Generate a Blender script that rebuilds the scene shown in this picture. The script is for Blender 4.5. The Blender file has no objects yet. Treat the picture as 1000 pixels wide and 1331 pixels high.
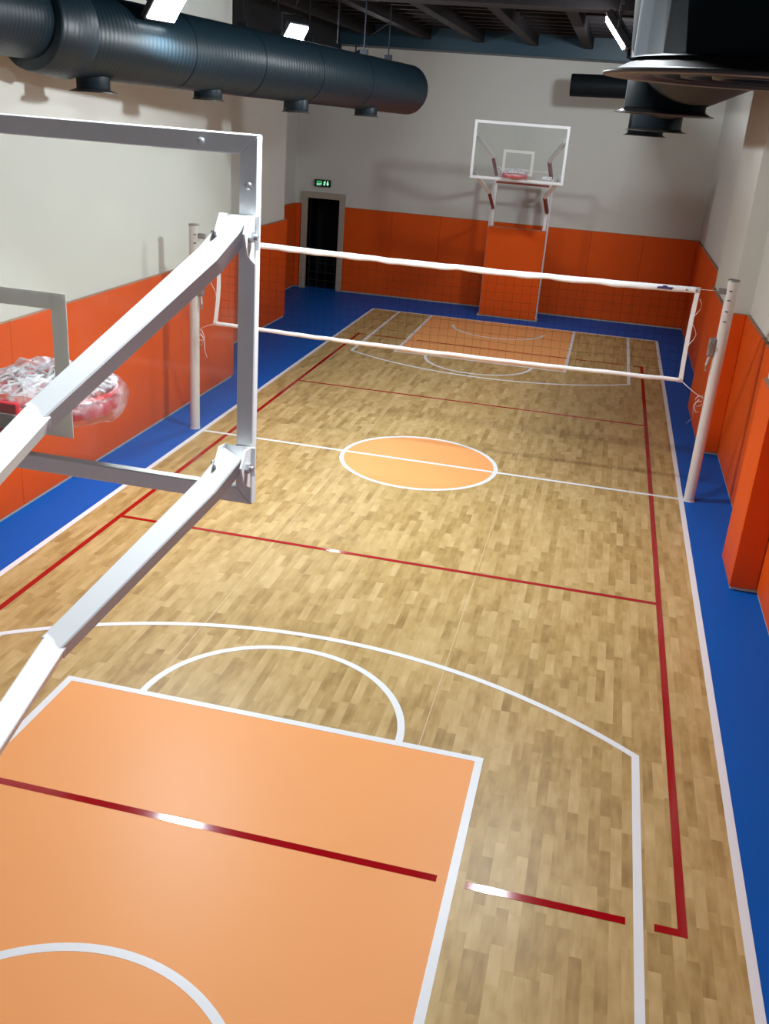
import bpy, bmesh, math, random
from mathutils import Vector, Matrix, Quaternion, noise

scene = bpy.context.scene
COL = scene.collection
rnd = random.Random(7)

# ------------------------------------------------------------------ camera
CAM_R = Vector((0.9715436, 0.2262067, 0.0702389))
CAM_U = Vector((-0.1503731, 0.3599343, 0.9207797))
CAM_F = Vector((-0.1830051, 0.9051397, -0.3837073))
CAM_C = Vector((1.7101531, -11.0814154, 3.9581893))
FPX = 1247.766
cd = bpy.data.cameras.new('camera')
cd.sensor_fit = 'HORIZONTAL'
cd.sensor_width = 36.0
cd.lens = FPX * 36.0 / 1000.0
cd.clip_start = 0.05
cd.clip_end = 200
co = bpy.data.objects.new('camera', cd)
COL.objects.link(co)
m3 = Matrix((CAM_R, CAM_U, -CAM_F)).transposed()
co.matrix_world = Matrix.Translation(CAM_C) @ m3.to_4x4()
scene.camera = co

# ------------------------------------------------------------------ world, exposure
w = bpy.data.worlds.new('world')
scene.world = w
w.use_nodes = True
w.node_tree.nodes['Background'].inputs[0].default_value = (0.6, 0.7, 0.8, 1)
w.node_tree.nodes['Background'].inputs[1].default_value = 0.05
scene.view_settings.view_transform = 'Standard'
scene.view_settings.look = 'None'
scene.view_settings.gamma = 1.0
scene.view_settings.use_curve_mapping = False
scene.view_settings.exposure = 0.70

# floodlights of the hall: position, aim direction, watts, (label parts follow in the builder)
LAMPS = [
    ((-2.53, -1.95, 4.72), (0.76, -0.22, -0.60), 128, 'white glowing floodlight above the left duct, the larger one nearer the camera'),
    ((-2.60, 2.00, 4.80), (0.76, -0.30, -0.56), 78, 'white glowing floodlight above the left duct, the smaller one farther away'),
    ((-3.00, 6.85, 4.76), (0.92, 0.05, -0.40), 23, 'floodlight hidden behind the far end of the left duct'),
    ((1.54, -1.95, 4.72), (-0.76, -0.02, -0.65), 118, 'floodlight seen edge on beside the large right duct outlet'),
    ((1.75, 5.60, 5.12), (-0.30, 0.80, -0.50), 36, 'far floodlight under the ceiling near the right duct end'),
    ((1.78, 2.00, 5.10), (-0.80, -0.25, -0.55), 36, 'floodlight hidden behind the right duct above the net'),
    ((1.36, -8.35, 5.08), (-0.40, 0.12, -0.90), 64, 'floodlight over the near free throw area beside the right duct'),
]
LAMP_COLOR = (0.90, 0.965, 1.0)


def add_light(loc, direction, watts, size=(0.34, 0.25)):
    ld = bpy.data.lights.new('floodlight_beam', 'AREA')
    ld.shape = 'RECTANGLE'
    ld.size, ld.size_y = size
    ld.energy = watts
    ld.color = LAMP_COLOR
    ld.spread = math.radians(170)
    lo = bpy.data.objects.new('floodlight_beam', ld)
    COL.objects.link(lo)
    d = Vector(direction).normalized()
    lo.rotation_euler = d.to_track_quat('-Z', 'Y').to_euler()
    lo.location = Vector(loc) + d * 0.055
    return lo


for L in LAMPS:
    add_light(L[0], L[1], L[2])


# ------------------------------------------------------------------ materials
def new_mat(name):
    m = bpy.data.materials.new(name)
    m.use_nodes = True
    nt = m.node_tree
    return m, nt, nt.nodes['Principled BSDF']


def N(nt, typ, **kw):
    n = nt.nodes.new(typ)
    for k, v in kw.items():
        setattr(n, k, v)
    return n


def plain(name, col, rough=0.5, metal=0.0, spec=0.5, var=0.06, scale=6.0, bump=0.0, bscale=60.0, coat=0.0):
    """Principled colour with faint procedural mottling and optional fine relief."""
    m, nt, b = new_mat(name)
    b.inputs['Roughness'].default_value = rough
    b.inputs['Metallic'].default_value = metal
    b.inputs['Specular IOR Level'].default_value = spec
    b.inputs['Coat Weight'].default_value = coat
    tc = N(nt, 'ShaderNodeTexCoord')
    nz = N(nt, 'ShaderNodeTexNoise')
    nz.inputs['Scale'].default_value = scale
    nz.inputs['Detail'].default_value = 4
    nt.links.new(tc.outputs['Object'], nz.inputs['Vector'])
    mx = N(nt, 'ShaderNodeMix', data_type='RGBA')
    mx.inputs[6].default_value = tuple(c * (1 - var) for c in col) + (1,)
    mx.inputs[7].default_value = tuple(min(1, c * (1 + var)) for c in col) + (1,)
    nt.links.new(nz.outputs['Fac'], mx.inputs[0])
    nt.links.new(mx.outputs[2], b.inputs['Base Color'])
    if bump:
        n2 = N(nt, 'ShaderNodeTexNoise')
        n2.inputs['Scale'].default_value = bscale
        n2.inputs['Detail'].default_value = 3
        nt.links.new(tc.outputs['Object'], n2.inputs['Vector'])
        bp = N(nt, 'ShaderNodeBump')
        bp.inputs['Strength'].default_value = bump
        bp.inputs['Distance'].default_value = 0.01
        nt.links.new(n2.outputs['Fac'], bp.inputs['Height'])
        nt.links.new(bp.outputs['Normal'], b.inputs['Normal'])
    return m


def wood(name, island):
    m, nt, b = new_mat(name)
    b.inputs['Roughness'].default_value = 0.36
    b.inputs['Specular IOR Level'].default_value = 0.32
    geo = N(nt, 'ShaderNodeNewGeometry')
    if island:
        rv = geo.outputs['Random Per Island']
    else:
        oi = N(nt, 'ShaderNodeObjectInfo')
        rv = oi.outputs['Random']
    off = N(nt, 'ShaderNodeVectorMath', operation='SCALE')
    off.inputs[0].default_value = (31.0, 47.0, 11.0)
    nt.links.new(rv, off.inputs['Scale'])
    add = N(nt, 'ShaderNodeVectorMath', operation='ADD')
    nt.links.new(geo.outputs['Position'], add.inputs[0])
    nt.links.new(off.outputs[0], add.inputs[1])
    mp = N(nt, 'ShaderNodeMapping')
    mp.inputs['Scale'].default_value = (26, 3.2, 1)
    nt.links.new(add.outputs[0], mp.inputs['Vector'])
    n1 = N(nt, 'ShaderNodeTexNoise')
    n1.inputs['Scale'].default_value = 1.0
    n1.inputs['Detail'].default_value = 5
    n1.inputs['Distortion'].default_value = 0.6
    nt.links.new(mp.outputs[0], n1.inputs['Vector'])
    mp2 = N(nt, 'ShaderNodeMapping')
    mp2.inputs['Scale'].default_value = (9, 4.5, 1)
    nt.links.new(add.outputs[0], mp2.inputs['Vector'])
    n2 = N(nt, 'ShaderNodeTexNoise')
    n2.inputs['Scale'].default_value = 1.0
    n2.inputs['Detail'].default_value = 2
    nt.links.new(mp2.outputs[0], n2.inputs['Vector'])
    # tone = .5*random + .3*blotch + .25*grain
    a1 = N(nt, 'ShaderNodeMath', operation='MULTIPLY_ADD')
    nt.links.new(rv, a1.inputs[0])
    a1.inputs[1].default_value = 0.30
    a1.inputs[2].default_value = 0.06
    a2 = N(nt, 'ShaderNodeMath', operation='MULTIPLY_ADD')
    nt.links.new(n2.outputs['Fac'], a2.inputs[0])
    a2.inputs[1].default_value = 0.55
    nt.links.new(a1.outputs[0], a2.inputs[2])
    a3 = N(nt, 'ShaderNodeMath', operation='MULTIPLY_ADD')
    nt.links.new(n1.outputs['Fac'], a3.inputs[0])
    a3.inputs[1].default_value = 0.35
    nt.links.new(a2.outputs[0], a3.inputs[2])
    cr = N(nt, 'ShaderNodeValToRGB')
    cr.color_ramp.elements[0].position = 0.32
    cr.color_ramp.elements[0].color = (0.26, 0.158, 0.050, 1)
    cr.color_ramp.elements[1].position = 0.95
    cr.color_ramp.elements[1].color = (0.63, 0.465, 0.22, 1)
    e = cr.color_ramp.elements.new(0.6)
    e.color = (0.45, 0.305, 0.115, 1)
    nt.links.new(a3.outputs[0], cr.inputs[0])
    nt.links.new(cr.outputs[0], b.inputs['Base Color'])
    return m


def duct_mat(name, col, rough, spec):
    m, nt, b = new_mat(name)
    b.inputs['Roughness'].default_value = rough
    b.inputs['Specular IOR Level'].default_value = spec
    b.inputs['Base Color'].default_value = col + (1,)
    tc = N(nt, 'ShaderNodeTexCoord')
    wv = N(nt, 'ShaderNodeTexWave', bands_direction='Z')
    wv.inputs['Scale'].default_value = 6.0
    wv.inputs['Distortion'].default_value = 0.3
    nt.links.new(tc.outputs['Object'], wv.inputs['Vector'])
    nz = N(nt, 'ShaderNodeTexNoise')
    nz.inputs['Scale'].default_value = 5
    nt.links.new(tc.outputs['Object'], nz.inputs['Vector'])
    ad = N(nt, 'ShaderNodeMath', operation='ADD')
    nt.links.new(wv.outputs['Fac'], ad.inputs[0])
    nt.links.new(nz.outputs['Fac'], ad.inputs[1])
    bp = N(nt, 'ShaderNodeBump')
    bp.inputs['Strength'].default_value = 0.12
    bp.inputs['Distance'].default_value = 0.01
    nt.links.new(ad.outputs[0], bp.inputs['Height'])
    nt.links.new(bp.outputs['Normal'], b.inputs['Normal'])
    return m


def emit(name, col, strength):
    m, nt, b = new_mat(name)
    b.inputs['Base Color'].default_value = (0.02, 0.02, 0.02, 1)
    b.inputs['Emission Color'].default_value = col + (1,)
    b.inputs['Emission Strength'].default_value = strength
    return m


def glass_mat(name, haze, hazecol=(0.9, 0.92, 0.95)):
    m, nt, b = new_mat(name)
    nt.nodes.remove(b)
    out = nt.nodes['Material Output']
    tr = N(nt, 'ShaderNodeBsdfTransparent')
    tr.inputs[0].default_value = (0.95, 0.97, 0.96, 1)
    gl = N(nt, 'ShaderNodeBsdfGlossy')
    gl.inputs['Roughness'].default_value = 0.03
    fr = N(nt, 'ShaderNodeFresnel')
    fr.inputs[0].default_value = 1.3
    mx = N(nt, 'ShaderNodeMixShader')
    nt.links.new(fr.outputs[0], mx.inputs[0])
    nt.links.new(tr.outputs[0], mx.inputs[1])
    nt.links.new(gl.outputs[0], mx.inputs[2])
    df = N(nt, 'ShaderNodeBsdfDiffuse')
    df.inputs[0].default_value = hazecol + (1,)
    tc = N(nt, 'ShaderNodeTexCoord')
    nz = N(nt, 'ShaderNodeTexNoise')
    nz.inputs['Scale'].default_value = 4
    nz.inputs['Detail'].default_value = 6
    nt.links.new(tc.outputs['Object'], nz.inputs['Vector'])
    ml = N(nt, 'ShaderNodeMath', operation='MULTIPLY')
    nt.links.new(nz.outputs['Fac'], ml.inputs[0])
    ml.inputs[1].default_value = haze * 2
    mx2 = N(nt, 'ShaderNodeMixShader')
    nt.links.new(ml.outputs[0], mx2.inputs[0])
    nt.links.new(mx.outputs[0], mx2.inputs[1])
    nt.links.new(df.outputs[0], mx2.inputs[2])
    nt.links.new(mx2.outputs[0], out.inputs[0])
    return m


def film_mat(name, lo, hi):
    """crinkled clear plastic film: mostly see-through, bright glossy creases."""
    m, nt, b = new_mat(name)
    nt.nodes.remove(b)
    out = nt.nodes['Material Output']
    tr = N(nt, 'ShaderNodeBsdfTransparent')
    tr.inputs[0].default_value = (0.96, 0.95, 0.97, 1)
    df = N(nt, 'ShaderNodeBsdfDiffuse')
    df.inputs[0].default_value = (0.85, 0.84, 0.9, 1)
    gl = N(nt, 'ShaderNodeBsdfGlossy')
    gl.inputs['Roughness'].default_value = 0.16
    tc = N(nt, 'ShaderNodeTexCoord')
    nz = N(nt, 'ShaderNodeTexNoise')
    nz.inputs['Scale'].default_value = 15
    nz.inputs['Detail'].default_value = 6
    nz.inputs['Distortion'].default_value = 1.5
    nt.links.new(tc.outputs['Object'], nz.inputs['Vector'])
    bp = N(nt, 'ShaderNodeBump')
    bp.inputs['Strength'].default_value = 0.9
    bp.inputs['Distance'].default_value = 0.02
    nt.links.new(nz.outputs['Fac'], bp.inputs['Height'])
    nt.links.new(bp.outputs['Normal'], gl.inputs['Normal'])
    cr = N(nt, 'ShaderNodeValToRGB')
    cr.color_ramp.elements[0].position = 0.42
    cr.color_ramp.elements[0].color = (lo, lo, lo, 1)
    cr.color_ramp.elements[1].position = 0.66
    cr.color_ramp.elements[1].color = (hi, hi, hi, 1)
    nt.links.new(nz.outputs['Fac'], cr.inputs[0])
    m1 = N(nt, 'ShaderNodeMixShader')
    nt.links.new(cr.outputs[0], m1.inputs[0])
    nt.links.new(tr.outputs[0], m1.inputs[1])
    nt.links.new(df.outputs[0], m1.inputs[2])
    m2 = N(nt, 'ShaderNodeMixShader')
    m2.inputs[0].default_value = 0.12
    nt.links.new(m1.outputs[0], m2.inputs[1])
    nt.links.new(gl.outputs[0], m2.inputs[2])
    nt.links.new(m2.outputs[0], out.inputs[0])
    return m


M = {}
M['blue'] = plain('blue_vinyl', (0.001, 0.100, 0.46), 0.5, spec=0.12, var=0.05, scale=1.5)
M['wood'] = wood('plank_print', False)
M['wood_field'] = wood('plank_print_field', True)
M['seam'] = plain('vinyl_seam', (0.62, 0.50, 0.30), 0.5)
M['key'] = plain('peach_vinyl', (0.88, 0.385, 0.138), 0.40, spec=0.20, var=0.03, scale=1.2, bump=0.06, bscale=5)
M['line_white'] = plain('white_line_paint', (0.80, 0.84, 0.88), 0.35, var=0.03)
M['line_red'] = plain('red_line_paint', (0.34, 0.004, 0.008), 0.09, var=0.08)
M['wall'] = plain('white_plaster', (0.68, 0.695, 0.655), 0.85, spec=0.2, var=0.025, scale=2.5, bump=0.03, bscale=40)
M['pad'] = plain('orange_wall_pad', (0.76, 0.098, 0.006), 0.5, spec=0.2, var=0.05, scale=3, bump=0.03, bscale=90)
M['padside'] = plain('pad_backing', (0.42, 0.22, 0.13), 0.7)
M['base'] = plain('pale_baseboard', (0.55, 0.52, 0.42), 0.6)
M['ceil'] = plain('dark_ceiling', (0.010, 0.013, 0.018), 0.7, var=0.3)
M['rib'] = plain('dark_rib', (0.016, 0.013, 0.015), 0.7, spec=0.2, var=0.2)
M['beam'] = plain('navy_beam', (0.012, 0.052, 0.088), 0.45, var=0.15)
M['duct'] = duct_mat('dark_duct', (0.007, 0.020, 0.030), 0.42, 0.4)
M['duct_black'] = duct_mat('black_duct', (0.006, 0.009, 0.012), 0.55, 0.12)
M['outlet'] = plain('dark_outlet', (0.010, 0.018, 0.025), 0.45, spec=0.35, var=0.2)
M['hang'] = plain('dark_hanger', (0.012, 0.014, 0.018), 0.8, spec=0.1)
M['flange'] = plain('duct_flange', (0.05, 0.048, 0.046), 0.4, var=0.4, scale=20)
M['white'] = plain('white_powdercoat', (0.82, 0.84, 0.86), 0.32, var=0.02, scale=20)
M['bouncetube'] = plain('white_tube_red_bounce', (0.30, 0.060, 0.050), 0.45)  # white tube with the orange bounce in its shaded side put into the colour
M['redrim'] = plain('red_rim_paint', (0.62, 0.02, 0.03), 0.3)
M['chrome'] = plain('steel_bolt', (0.6, 0.62, 0.65), 0.3, metal=0.7)
M['post'] = plain('post_paint', (0.66, 0.64, 0.62), 0.4, var=0.04)
M['steel'] = plain('grey_steel', (0.30, 0.29, 0.27), 0.45, metal=0.5)
M['dark'] = plain('black_rubber', (0.02, 0.02, 0.025), 0.5)
M['tape'] = plain('white_net_tape', (0.85, 0.86, 0.88), 0.75, var=0.05, scale=14, bump=0.2, bscale=25)
M['cord'] = plain('dark_net_cord', (0.012, 0.010, 0.010), 1.0, spec=0.0)
M['rope'] = plain('white_rope', (0.80, 0.80, 0.78), 0.8)
M['glass'] = glass_mat('dusty_glass', 0.045)
def paint_on_glass(name, col):
    m, nt, b = new_mat(name)
    nt.nodes.remove(b)
    df = N(nt, 'ShaderNodeBsdfDiffuse')
    df.inputs[0].default_value = col + (1,)
    tl = N(nt, 'ShaderNodeBsdfTranslucent')
    tl.inputs[0].default_value = col + (1,)
    mx = N(nt, 'ShaderNodeMixShader')
    mx.inputs[0].default_value = 0.45
    nt.links.new(df.outputs[0], mx.inputs[1])
    nt.links.new(tl.outputs[0], mx.inputs[2])
    nt.links.new(mx.outputs[0], nt.nodes['Material Output'].inputs[0])
    return m


M['marking'] = paint_on_glass('white_glass_paint', (0.86, 0.85, 0.82))
M['film'] = film_mat('plastic_film', 0.10, 0.62)
M['sleeve'] = film_mat('plastic_sleeve', 0.02, 0.30)
M['lens'] = emit('floodlight_lens', (0.9, 0.96, 1.0), 30.0)
M['housing'] = plain('floodlight_housing', (0.02, 0.022, 0.03), 0.45)
M['frame_door'] = plain('stone_door_frame', (0.42, 0.40, 0.32), 0.6)
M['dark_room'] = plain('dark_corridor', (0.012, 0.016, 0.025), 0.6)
M['exit'] = emit('exit_green', (0.06, 1.0, 0.30), 0.45)
M['exit_hi'] = emit('exit_pale', (0.35, 1.0, 0.60), 0.75)
M['exit_box'] = plain('exit_black', (0.008, 0.016, 0.010), 0.3)
M['violet'] = plain('violet_badge', (0.05, 0.03, 0.12), 0.6)
M['text_white'] = plain('white_print', (0.82, 0.85, 0.9), 0.5)


# ------------------------------------------------------------------ mesh helpers
def link(name, bm, mat, parent=None, smooth=False, loc=None):
    me = bpy.data.meshes.new(name)
    if smooth:
        for f in bm.faces:
            f.smooth = True
    bm.to_mesh(me)
    bm.free()
    mats = mat if isinstance(mat, (list, tuple)) else [mat]
    for q in mats:
        me.materials.append(M[q])
    o = bpy.data.objects.new(name, me)
    COL.objects.link(o)
    if parent is not None:
        o.parent = parent
    if loc is not None:
        o.location = loc
    return o


def tag(o, label=None, cat=None, group=None, kind=None):
    if label:
        o['label'] = label
    if cat:
        o['category'] = cat
    if group:
        o['group'] = group
    if kind:
        o['kind'] = kind
    return o


def empty(name, loc, rz=0.0):
    o = bpy.data.objects.new(name, None)
    o.empty_display_size = 0.2
    COL.objects.link(o)
    o.location = loc
    o.rotation_euler = (0, 0, rz)
    return o


def box(bm, x0, x1, y0, y1, z0, z1, bevel=0.0, mat_index=0):
    t = bmesh.new()
    v = [t.verts.new((x, y, z)) for z in (z0, z1) for y in (y0, y1) for x in (x0, x1)]
    for q in ((0, 2, 3, 1), (4, 5, 7, 6), (0, 1, 5, 4), (1, 3, 7, 5), (3, 2, 6, 7), (2, 0, 4, 6)):
        t.faces.new([v[i] for i in q])
    if bevel:
        bmesh.ops.bevel(t, geom=t.edges[:], offset=bevel, segments=1, affect='EDGES')
    bmesh.ops.recalc_face_normals(t, faces=t.faces[:])
    merge(bm, t, mat_index)
    return bm


def merge(bm, t, mat_index=0):
    mp = {}
    for v in t.verts:
        mp[v] = bm.verts.new(v.co)
    for f in t.faces:
        try:
            nf = bm.faces.new([mp[v] for v in f.verts])
            nf.smooth = f.smooth
            nf.material_index = mat_index
        except ValueError:
            pass
    t.free()


def sweep(bm, pts, prof, up=Vector((0, 0, 1)), closed=False, cap=True, smooth=False, scales=None):
    """profile (list of (a, b)) along a polyline, mitred at the bends; a is sideways, b is up."""
    pts = [Vector(p) for p in pts]
    n = len(pts)
    rings = []
    for i, p in enumerate(pts):
        if closed:
            a, c = pts[i - 1], pts[(i + 1) % n]
            t1, t2 = (p - a).normalized(), (c - p).normalized()
        else:
            t1 = (p - pts[i - 1]).normalized() if i else (pts[1] - p).normalized()
            t2 = (pts[i + 1] - p).normalized() if i < n - 1 else t1
        t = (t1 + t2).normalized()
        u = up if abs(t.dot(up)) < 0.985 else Vector((0, 1, 0))
        s = t1.cross(u).normalized()
        uu = s.cross(t1).normalized()
        k = scales[i] if scales else 1.0
        ring = []
        den = t1.dot(t)
        for a_, b_ in prof:
            q = s * a_ * k + uu * b_ * k
            q = q - t1 * (q.dot(t) / den)     # slide along the tube onto the mitre plane
            ring.append(bm.verts.new(p + q))
        rings.append(ring)
    m = len(prof)
    rng = range(n if closed else n - 1)
    for i in rng:
        r0, r1 = rings[i], rings[(i + 1) % n]
        for j in range(m):
            f = bm.faces.new((r0[j], r0[(j + 1) % m], r1[(j + 1) % m], r1[j]))
            f.smooth = smooth
    if cap and not closed:
        bm.faces.new(rings[0])
        bm.faces.new(list(reversed(rings[-1])))
    return bm


def circ(r, n=16):
    return [(r * math.cos(2 * math.pi * i / n), r * math.sin(2 * math.pi * i / n)) for i in range(n)]


def rolled(prof, deg):
    c, s = math.cos(math.radians(deg)), math.sin(math.radians(deg))
    return [(a * c + b * s, -a * s + b * c) for a, b in prof]


def sq(a, b=None, c=0.006):
    b = b or a
    a, b = a / 2, b / 2
    return [(-a, -b + c), (-a + c, -b), (a - c, -b), (a, -b + c), (a, b - c), (a - c, b), (-a + c, b), (-a, b - c)]


def finish(bm):
    bmesh.ops.recalc_face_normals(bm, faces=bm.faces[:])
    return bm


def cyl(bm, p0, p1, r, n=16, smooth=True, r2=None):
    sweep(bm, [p0, p1], circ(r, n), smooth=smooth, scales=[1, (r2 / r) if r2 else 1])
    return bm


def lathe(bm, prof, n=32, center=(0, 0, 0), smooth=True):
    """prof: list of (r, z) around the z axis."""
    rings = []
    c = Vector(center)
    for r, z in prof:
        if r < 1e-5:
            rings.append([bm.verts.new(c + Vector((0, 0, z)))])
        else:
            rings.append([bm.verts.new(c + Vector((r * math.cos(2 * math.pi * i / n), r * math.sin(2 * math.pi * i / n), z))) for i in range(n)])
    for a, b in zip(rings, rings[1:]):
        for i in range(n):
            j = (i + 1) % n
            if len(a) == 1 and len(b) == 1:
                continue
            if len(a) == 1:
                f = bm.faces.new((a[0], b[j], b[i]))
            elif len(b) == 1:
                f = bm.faces.new((a[i], a[j], b[0]))
            else:
                f = bm.faces.new((a[i], a[j], b[j], b[i]))
            f.smooth = smooth
    return bm


def ribbon(bm, pts, width, z0, z1):
    """flat painted line on the floor following pts (x, y)."""
    pts = [Vector((p[0], p[1], 0)) for p in pts]
    L, Rr = [], []
    n = len(pts)
    for i, p in enumerate(pts):
        t1 = (p - pts[i - 1]).normalized() if i else (pts[1] - p).normalized()
        t2 = (pts[i + 1] - p).normalized() if i < n - 1 else t1
        t = (t1 + t2).normalized()
        s = Vector((-t.y, t.x, 0)) * (width / 2 / max(0.3, t.dot(t1)))
        L.append(p + s)
        Rr.append(p - s)
    vt = [(bm.verts.new((a.x, a.y, z1)), bm.verts.new((b.x, b.y, z1))) for a, b in zip(L, Rr)]
    vb = [(bm.verts.new((a.x, a.y, z0)), bm.verts.new((b.x, b.y, z0))) for a, b in zip(L, Rr)]
    for i in range(n - 1):
        bm.faces.new((vt[i][0], vt[i][1], vt[i + 1][1], vt[i + 1][0]))
        bm.faces.new((vb[i][0], vt[i][0], vt[i + 1][0], vb[i + 1][0]))
        bm.faces.new((vt[i][1], vb[i][1], vb[i + 1][1], vt[i + 1][1]))
    bm.faces.new((vb[0][0], vb[0][1], vt[0][1], vt[0][0]))
    bm.faces.new((vb[-1][1], vb[-1][0], vt[-1][0], vt[-1][1]))
    return finish(bm)


def project(P):
    d = Vector(P) - CAM_C
    z = d.dot(CAM_F)
    return 500 + FPX * d.dot(CAM_R) / z, 665.5 - FPX * d.dot(CAM_U) / z, z


def text_mesh(name, body, size, mat, parent, matrix, extrude=0.001, shear=0.0, bold=0.0):
    cu = bpy.data.curves.new(name, 'FONT')
    cu.body = body
    cu.size = size
    cu.extrude = extrude
    cu.shear = shear
    cu.offset = bold
    cu.align_x = 'CENTER'
    cu.align_y = 'CENTER'
    cu.resolution_u = 3
    tmp = bpy.data.objects.new(name + '_curve', cu)
    COL.objects.link(tmp)
    dg = bpy.context.evaluated_depsgraph_get()
    me = bpy.data.meshes.new_from_object(tmp.evaluated_get(dg))
    bpy.data.objects.remove(tmp)
    me.name = name
    me.materials.clear()
    me.materials.append(M[mat])
    o = bpy.data.objects.new(name, me)
    COL.objects.link(o)
    o.parent = parent
    o.matrix_local = matrix
    return o


# ================================================================== FLOOR
bm = bmesh.new()
box(bm, -5.6, 3.9, -12.6, 11.2, -0.15, 0.0)
floor = tag(link('floor', bm, 'blue'), 'blue vinyl sports floor with a wood print court', kind='structure')

W, LEN = 3.01, 9.36
KEY_N = (-1.61, 1.40, -LEN, -5.71)          # near key (x0, x1, y0, y1)
KEY_F = (-1.71, 1.33, 5.67, LEN)
CC = (-0.15, 0.0, 0.955)                    # centre circle


def covered(x0, x1, y0, y1):
    for k in (KEY_N, KEY_F):
        if x0 > k[0] and x1 < k[1] and y0 > k[2] and y1 < k[3]:
            return True
    return all((x - CC[0]) ** 2 + (y - CC[1]) ** 2 < (CC[2] - 0.03) ** 2 for x in (x0, x1) for y in (y0, y1))


SW = 2 * W / 90.0
planks = []
for i in range(90):
    x0 = -W + i * SW
    y = -LEN - rnd.uniform(0, 0.4)
    while y < LEN:
        ln = rnd.choice((0.26, 0.32, 0.38, 0.46))
        a, b = max(y, -LEN), min(y + ln, LEN)
        y += ln
        if b - a < 0.02 or covered(x0, x0 + SW, a, b):
            continue
        px, py, pz = project((x0 + SW / 2, (a + b) / 2, 0))
        area = -1.0
        if pz > 0.5 and 0 < px < 1000 and 0 < py < 1331:
            area = (b - a) / pz ** 3
        planks.append((area, x0, a, b))
planks.sort(key=lambda t: -t[0])
near, rest = planks[:300], planks[300:]
cache = {}


def plank_mesh(ln):
    k = round(ln, 3)
    if k not in cache:
        bm = bmesh.new()
        g = 0.0001
        box(bm, g, SW - g, g, ln - g, 0.0, 0.0025)
        me = bpy.data.meshes.new('plank')
        bm.to_mesh(me)
        bm.free()
        me.materials.append(M['wood'])
        cache[k] = me
    return cache[k]


for area, x0, a, b in near:
    o = bpy.data.objects.new('plank', plank_mesh(b - a))
    COL.objects.link(o)
    o.parent = floor
    o.location = (x0, a, 0.0)
vs, fs = [], []
for area, x0, a, b in rest:
    g = 0.0001
    n = len(vs)
    for z in (0.0, 0.0025):
        vs += [(x0 + g, a + g, z), (x0 + SW - g, a + g, z), (x0 + SW - g, b - g, z), (x0 + g, b - g, z)]
    fs += [(n + 4, n + 5, n + 6, n + 7), (n, n + 1, n + 5, n + 4), (n + 1, n + 2, n + 6, n + 5), (n + 2, n + 3, n + 7, n + 6), (n + 3, n, n + 4, n + 7)]
me = bpy.data.meshes.new('plank_field')
me.from_pydata(vs, [], fs)
me.materials.append(M['wood_field'])
pf = bpy.data.objects.new('plank_field', me)
COL.objects.link(pf)
pf.parent = floor
pf['kind'] = 'stuff'

for sx in (-1.02, 0.98):
    bm = bmesh.new()
    ribbon(bm, [(sx, -5.6 if sx < 0 else -LEN), (sx, 5.6 if sx < 0 else LEN)], 0.006, 0.0, 0.0029)
    link('vinyl_seam', bm, 'seam', floor)

# painted areas
for k in (KEY_N, KEY_F):
    bm = bmesh.new()
    box(bm, k[0], k[1], k[2], k[3], 0.0, 0.0035)
    link('key_area', bm, 'key', floor)
bm = bmesh.new()
lathe(bm, [(0, 0.0035), (CC[2], 0.0035), (CC[2], 0.0)], 72, (CC[0], CC[1], 0), smooth=False)
link('centre_circle_area', bm, 'key', floor)

LW = 0.052
Z0, Z1 = 0.0, 0.0050


def line(name, pts, mat='line_white', width=LW, z=Z1):
    bm = bmesh.new()
    ribbon(bm, pts, width, Z0, z)
    return link(name, bm, mat, floor)


def arc(cx, cy, r, a0, a1, n=48):
    return [(cx + r * math.cos(math.radians(a0 + (a1 - a0) * i / n)), cy + r * math.sin(math.radians(a0 + (a1 - a0) * i / n))) for i in range(n + 1)]


line('side_line', [(-W, -LEN), (-W, LEN)], width=0.056)
line('side_line', [(W, -LEN), (W, LEN)], width=0.056)
line('base_line', [(-W, -LEN), (W, -LEN)], z=Z1 - 0.0003)
line('base_line', [(-W, LEN), (W, LEN)], z=Z1 - 0.0003)
line('half_line', [(-W, 0), (W, 0)], z=Z1 - 0.0002)
line('centre_circle_line', arc(CC[0], CC[1], CC[2], 0, 360, 96))
for k, s in ((KEY_N, 1), (KEY_F, -1)):
    yb, yt = (k[2], k[3]) if s > 0 else (k[3], k[2])
    line('key_line', [(k[0], yb), (k[0], yt), (k[1], yt), (k[1], yb)], z=Z1 + 0.0002)
    xm = (k[0] + k[1]) / 2
    line('free_throw_arc', arc(xm, yt, 0.945, 0, 180 * s))
    line('no_charge_arc', arc(xm - 0.01, -8.77 * s, 0.93, 8 * s, 172 * s) if s > 0 else arc(-0.19, 8.70, 0.94, -4, -176))
    # three point line: straight corners and a flat arc
    R3 = 4.09
    cy = -8.62 * s
    pts = [(-2.43, -LEN * s)]
    a_end = math.degrees(math.asin(2.43 / R3))
    pts += arc(0.0, cy, R3, (90 + a_end) * s, (90 - a_end) * s)
    pts += [(2.43, -LEN * s)]
    line('three_point_line', pts, z=Z1 + 0.0004)
RW = 0.052
ZR = 0.0046
for sx in (-1, 1):
    line('volleyball_side_line', [(sx * 2.665, -6.86), (sx * 2.665, 6.80)], 'line_red', RW, ZR)
line('attack_line', [(-2.665, -2.90), (2.665, -2.90)], 'line_red', RW, ZR - 0.0002)
line('attack_line', [(-2.665, 2.93), (2.665, 2.93)], 'line_red', RW, ZR - 0.0002)
for ya in (-6.865, 6.76):
    for xa, xb in ((-2.665, -2.51), (-2.36, -1.70), (-1.53, 1.316), (1.48, 2.361), (2.515, 2.691)):
        line('volleyball_end_line', [(xa, ya), (xb, ya)], 'line_red', RW, ZR - 0.0002)

# ================================================================== WALLS
PAD_Z0, PAD_Z1, PT = 0.035, 1.895, 0.05


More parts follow.
